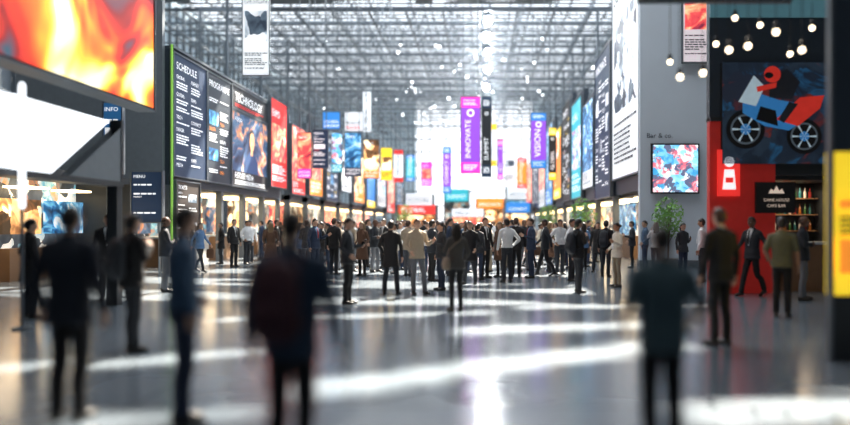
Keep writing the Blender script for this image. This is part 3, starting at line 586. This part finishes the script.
    if badge:
        for s in (-1,1): tube(B,[(s*.055,.0,1.485),(s*.055,-.075,1.44),(s*.03,-.13,1.28),(0,-.138,1.17)],[(.006,.003)]*4,BADGE,6,3)
        i0=len(B.v)
        for x,z in ((-.045,1.05),(.045,1.05),(.045,1.17),(-.045,1.17)):
            B.v.append(V((x,-.135,z)))
        for x,z in ((-.045,1.05),(.045,1.05),(.045,1.17),(-.045,1.17)): B.v.append(V((x,-.141,z)))
        for f in ((4,5,6,7),(0,3,2,1),(0,1,5,4),(1,2,6,5),(2,3,7,6),(3,0,4,7)): B.f.append(tuple(i0+a for a in f)); B.p.append(BADGE)
    k=h/1.75; me=bpy.data.meshes.new(name); me.from_pydata([(v.x*k,v.y*k,v.z*k) for v in B.v],[],B.f)
    for mt in (cm(skin,.5,'skin'),cm(hair,.45,'hair'),cm(top),cm(bot),cm(shoe,.4,'shoe'),cm(shirt or (.7,.7,.7)),cm(bagc),M('badge_white',(.8,.8,.8),.5),M('gloss_black',(.01,.01,.01),.2),cm((.45,.15,.12),.5,'lip')): me.materials.append(mt)
    me.polygons.foreach_set('material_index',B.p); me.polygons.foreach_set('use_smooth',[True]*len(B.f)); me.update()
    zmin=min(v.co.z for v in me.vertices)
    me.transform(Matrix.Translation((0,0,-zmin))); return me
DK=(.02,.024,.032);NV=(.02,.035,.075);BG=(.42,.34,.25);CR=(.68,.62,.52);WH=(.7,.72,.74);TE=(.10,.22,.26);OL=(.12,.12,.07);GR=(.14,.15,.17);BL=(.08,.17,.33);BK=(.01,.01,.012);BR=(.12,.06,.035);RD=(.4,.04,.04)
sk1=(.55,.33,.23);sk2=(.38,.2,.12);sk3=(.16,.08,.05);h1=(.015,.01,.008);h2=(.07,.035,.02);h3=(.22,.14,.07)
V0=[
 dict(n='man_in_suit',h=1.70,top=DK,bot=BK,shirt=WH,arms=('bent','phone'),badge=False,skin=sk1,bagc=NV),
 dict(n='woman_with_shoulder_bag',h=1.60,woman=True,top=(.07,.065,.06),bot=BK,shirt=None,hairst='long',hair=h1,arms=('bent','strap'),hem=.86,bag='shoulder',bagc=(.25,.2,.15)),
 dict(n='man_in_coat',h=1.66,top=BK,bot=DK,arms=('down','bent'),hem=.66,hair=h1,legs='wide'),
 dict(n='man_in_beige_jacket',h=1.70,top=BG,bot=GR,arms=('bent','talk'),hem=.84,hair=h2,legs='contra'),
 dict(n='woman_in_dark_jacket',h=1.62,woman=True,top=DK,bot=NV,arms=('down','phone'),hem=.84,hairst='pony',hair=h1),
 dict(n='man_with_backpack',h=1.70,top=BK,bot=DK,arms=('strap','down'),bag='pack',bagc=DK,hair=h1,legs='contra'),
 dict(n='woman_in_cream_shirt',h=1.62,woman=True,top=CR,bot=(.30,.25,.18),arms=('bent','talk'),hem=.82,hairst='bun',hair=h1,skin=sk2,badge=True),
 dict(n='man_in_white_shirt',h=1.74,top=WH,bot=DK,arms=('hip','down'),hem=.95,hair=h1,badge=True,skin=sk2),
 dict(n='man_in_navy_suit',h=1.76,top=NV,bot=NV,shirt=BL,arms=('down','talk'),skin=sk1,bagc=RD),
 dict(n='woman_in_long_coat',h=1.66,woman=True,top=BR,bot=BK,arms=('bent','bent'),hem=.55,hairst='long',hair=h3),
 dict(n='man_walking',h=1.74,top=DK,bot=BK,shirt=WH,arms=('swingf','swingb'),legs='walk',skin=sk3,bagc=BK),
 dict(n='woman_walking',h=1.64,woman=True,top=BL,bot=BK,arms=('swingb','swingf'),legs='walk',hairst='long',hair=h1,bag='tote',bagc=BR),
 dict(n='man_in_olive_shirt',h=1.70,top=OL,bot=BK,sleeve=False,arms=('down','bent'),hem=.88,hair=h1,skin=sk2),
 dict(n='man_with_crossed_arms',h=1.75,top=DK,bot=GR,arms=('cross','cross'),legs='wide',hairst='bald',hair=h1,skin=sk3),
 dict(n='woman_in_white_top',h=1.65,woman=True,top=WH,bot=NV,arms=('down','up'),hem=.93,hairst='long',hair=h2,badge=True),
 dict(n='man_in_black_suit',h=1.78,top=BK,bot=BK,shirt=WH,arms=('down','down'),hair=h2,bagc=BK),
 dict(n='man_in_blue_shirt',h=1.71,top=(.045,.10,.18),bot=NV,arms=('down','bent'),hem=.93,hair=h1,turn=.3),
 dict(n='man_with_red_backpack',h=1.66,top=(.03,.055,.10),bot=BK,arms=('down','down'),bag='pack',bagc=(.06,.018,.028),hair=h1,build=1.12),
 dict(n='person_in_teal_shirt',h=1.56,top=(.07,.12,.14),bot=BK,sleeve=False,arms=('bent','bent'),hem=.86,hair=h1,build=1.05),
 dict(n='man_in_dark_suit',h=1.72,top=(.012,.017,.03),bot=BK,arms=('down','down'),hem=.80,hair=h1,build=1.05),
]
for k,d in enumerate(V0):
    n=d.pop('n'); d.setdefault('skin',sk1); d['me']=person_mesh(n,seed=k+1,**d); d['n']=n
placed=[]
def put(k,X,Y,face):
    o=bpy.data.objects.new(V0[k]['n'],V0[k]['me']); COL.objects.link(o); o.location=(X,Y,0); o.rotation_euler=(0,0,math.radians(face)); placed.append((X,Y))
def pp(k,px,fy,face): Y=EYE*F/(fy-HY); put(k,wx(px,Y),Y,face)
# principal figures (foot position read off the floor)
put(19,-3.28,5.6,175); put(16,-2.33,5.5,120); put(17,-1.12,4.15,170); put(18,1.17,4.5,185)
for a in [(0,348,304,80),(1,456,311,205),(2,391,294,170),(3,417,294,30),(4,441,290,-60),(4,478,280,150),(15,485,278,40),(9,500,277,-40),(15,516,277,170),(8,531,278,-80),
 (5,578,293,120),(6,617,287,-70),(7,572,281,60),(12,782,317,150),(15,720,345,-160),(10,752,296,-60),(13,803,300,60),(5,132,352,150),(2,30,318,140),(13,165,292,120),(15,108,300,20),
 (8,315,276,60),(4,328,272,-80),(11,300,272,100),(3,288,268,150),(15,234,267,60),(2,221,264,-60),(7,250,263,30),(10,270,270,110),(9,362,276,-30),(13,375,272,60),(16,645,272,-90),(14,656,276,170),(4,683,278,20),(7,702,282,-120),
 (3,408,276,150),(14,428,272,-30),(16,466,270,20),(10,545,276,-90),(12,560,270,10),(2,598,272,-20),(0,632,268,-100),(6,340,268,20),(1,596,262,60),(11,200,272,70),
 (7,507,282,200),(2,470,284,-20),(0,432,281,120),(14,400,270,40),(15,384,268,-40),(8,450,276,80),(6,490,272,-100),(13,524,271,30),(5,606,277,150)]:
    pp(*a)
R=random.Random(21); tries=0; cnt=0
while cnt<190 and tries<12000:
    tries+=1; Y=R.uniform(22,34) if R.random()<.55 else R.uniform(34,66); X=R.uniform(-10.2,4.9)
    if 480+X*F/Y<180 : continue
    if any((X-a)**2+(Y-b)**2<.72**2 for a,b in placed): continue
    if any((X-a)**2+(Y-b)**2<1.5 for a,b in ((wx(583,34),34),(wx(548,52),52),(wx(405,60),60))): continue
    put(R.choice([0,1,2,3,3,4,5,6,7,7,8,9,10,11,12,13,14,14,15,2,8,6]),X,Y,R.uniform(0,360)); cnt+=1
# ------------------------------------------------------------------ lights
def area(name,loc,size,power,col=(1,1,1),rot=(0,0,0),sy=None):
    l=bpy.data.lights.new(name,'AREA'); l.size=size; l.energy=power; l.color=col
    if sy: l.shape='RECTANGLE'; l.size_y=sy
    o=bpy.data.objects.new(name,l); COL.objects.link(o); o.location=loc; o.rotation_euler=rot
for k,(X,Y,p) in enumerate([(-6,4,330),(5,4,330),(-6,20,1100),(4,20,1100),(-7,36,1300),(4,36,1300),(-7,52,1300),(4,52,1300)]): area('added_fill_light',(X,Y,19.5),7,p,(.94,.97,1))  # unseen fill added to brighten the hall, no fixtures modelled
for Y in (26,32,38,46): area('stand_lamp',(-12.6,Y,2.85),1.6,100,(1,.75,.48))
area('shop_lamp',(-12.4,18,2.8),1.6,60,(1,.8,.55)); area('cafe_lamp',(7.5,17,2.5),1,30,(1,.75,.5)); 
for Y in (30,38,46): area('booth_lamp',(7.2,Y,2.7),1.4,60,(1,.8,.55))
sun=bpy.data.lights.new('sun','SUN'); sun.energy=38; sun.angle=math.radians(.9); sun.color=(1,.89,.74); so=bpy.data.objects.new('sun',sun); COL.objects.link(so); so.rotation_euler=S.to_track_quat('Z','Y').to_euler(); so.location=(10,60,40)
w=bpy.data.worlds.new('sky'); SC.world=w; w.use_nodes=True; nt=w.node_tree; bgn=nt.nodes['Background']
tc=nt.nodes.new('ShaderNodeTexCoord'); sep=nt.nodes.new('ShaderNodeSeparateXYZ'); rr=nt.nodes.new('ShaderNodeValToRGB'); nt.links.new(tc.outputs['Generated'],sep.inputs[0]); nt.links.new(sep.outputs[2],rr.inputs[0])
rr.color_ramp.elements[0].color=(.98,.98,1,1); rr.color_ramp.elements[1].color=(.5,.7,.9,1); rr.color_ramp.elements[1].position=.9; nt.links.new(rr.outputs[0],bgn.inputs['Color']); bgn.inputs['Strength'].default_value=2.2
# ------------------------------------------------------------------ camera
c=bpy.data.cameras.new('camera'); co=bpy.data.objects.new('camera',c); COL.objects.link(co); co.location=(0,0,EYE); co.rotation_euler=(math.pi/2,0,0)
c.sensor_width=36; c.lens=36*F/850; c.shift_x=-(VX-425)/850; c.shift_y=(HY-212.5)/850; c.clip_end=400
c.dof.use_dof=True; c.dof.focus_distance=21; c.dof.aperture_fstop=.215
SC.camera=co
SC.view_settings.view_transform='Standard'; SC.view_settings.exposure=.15
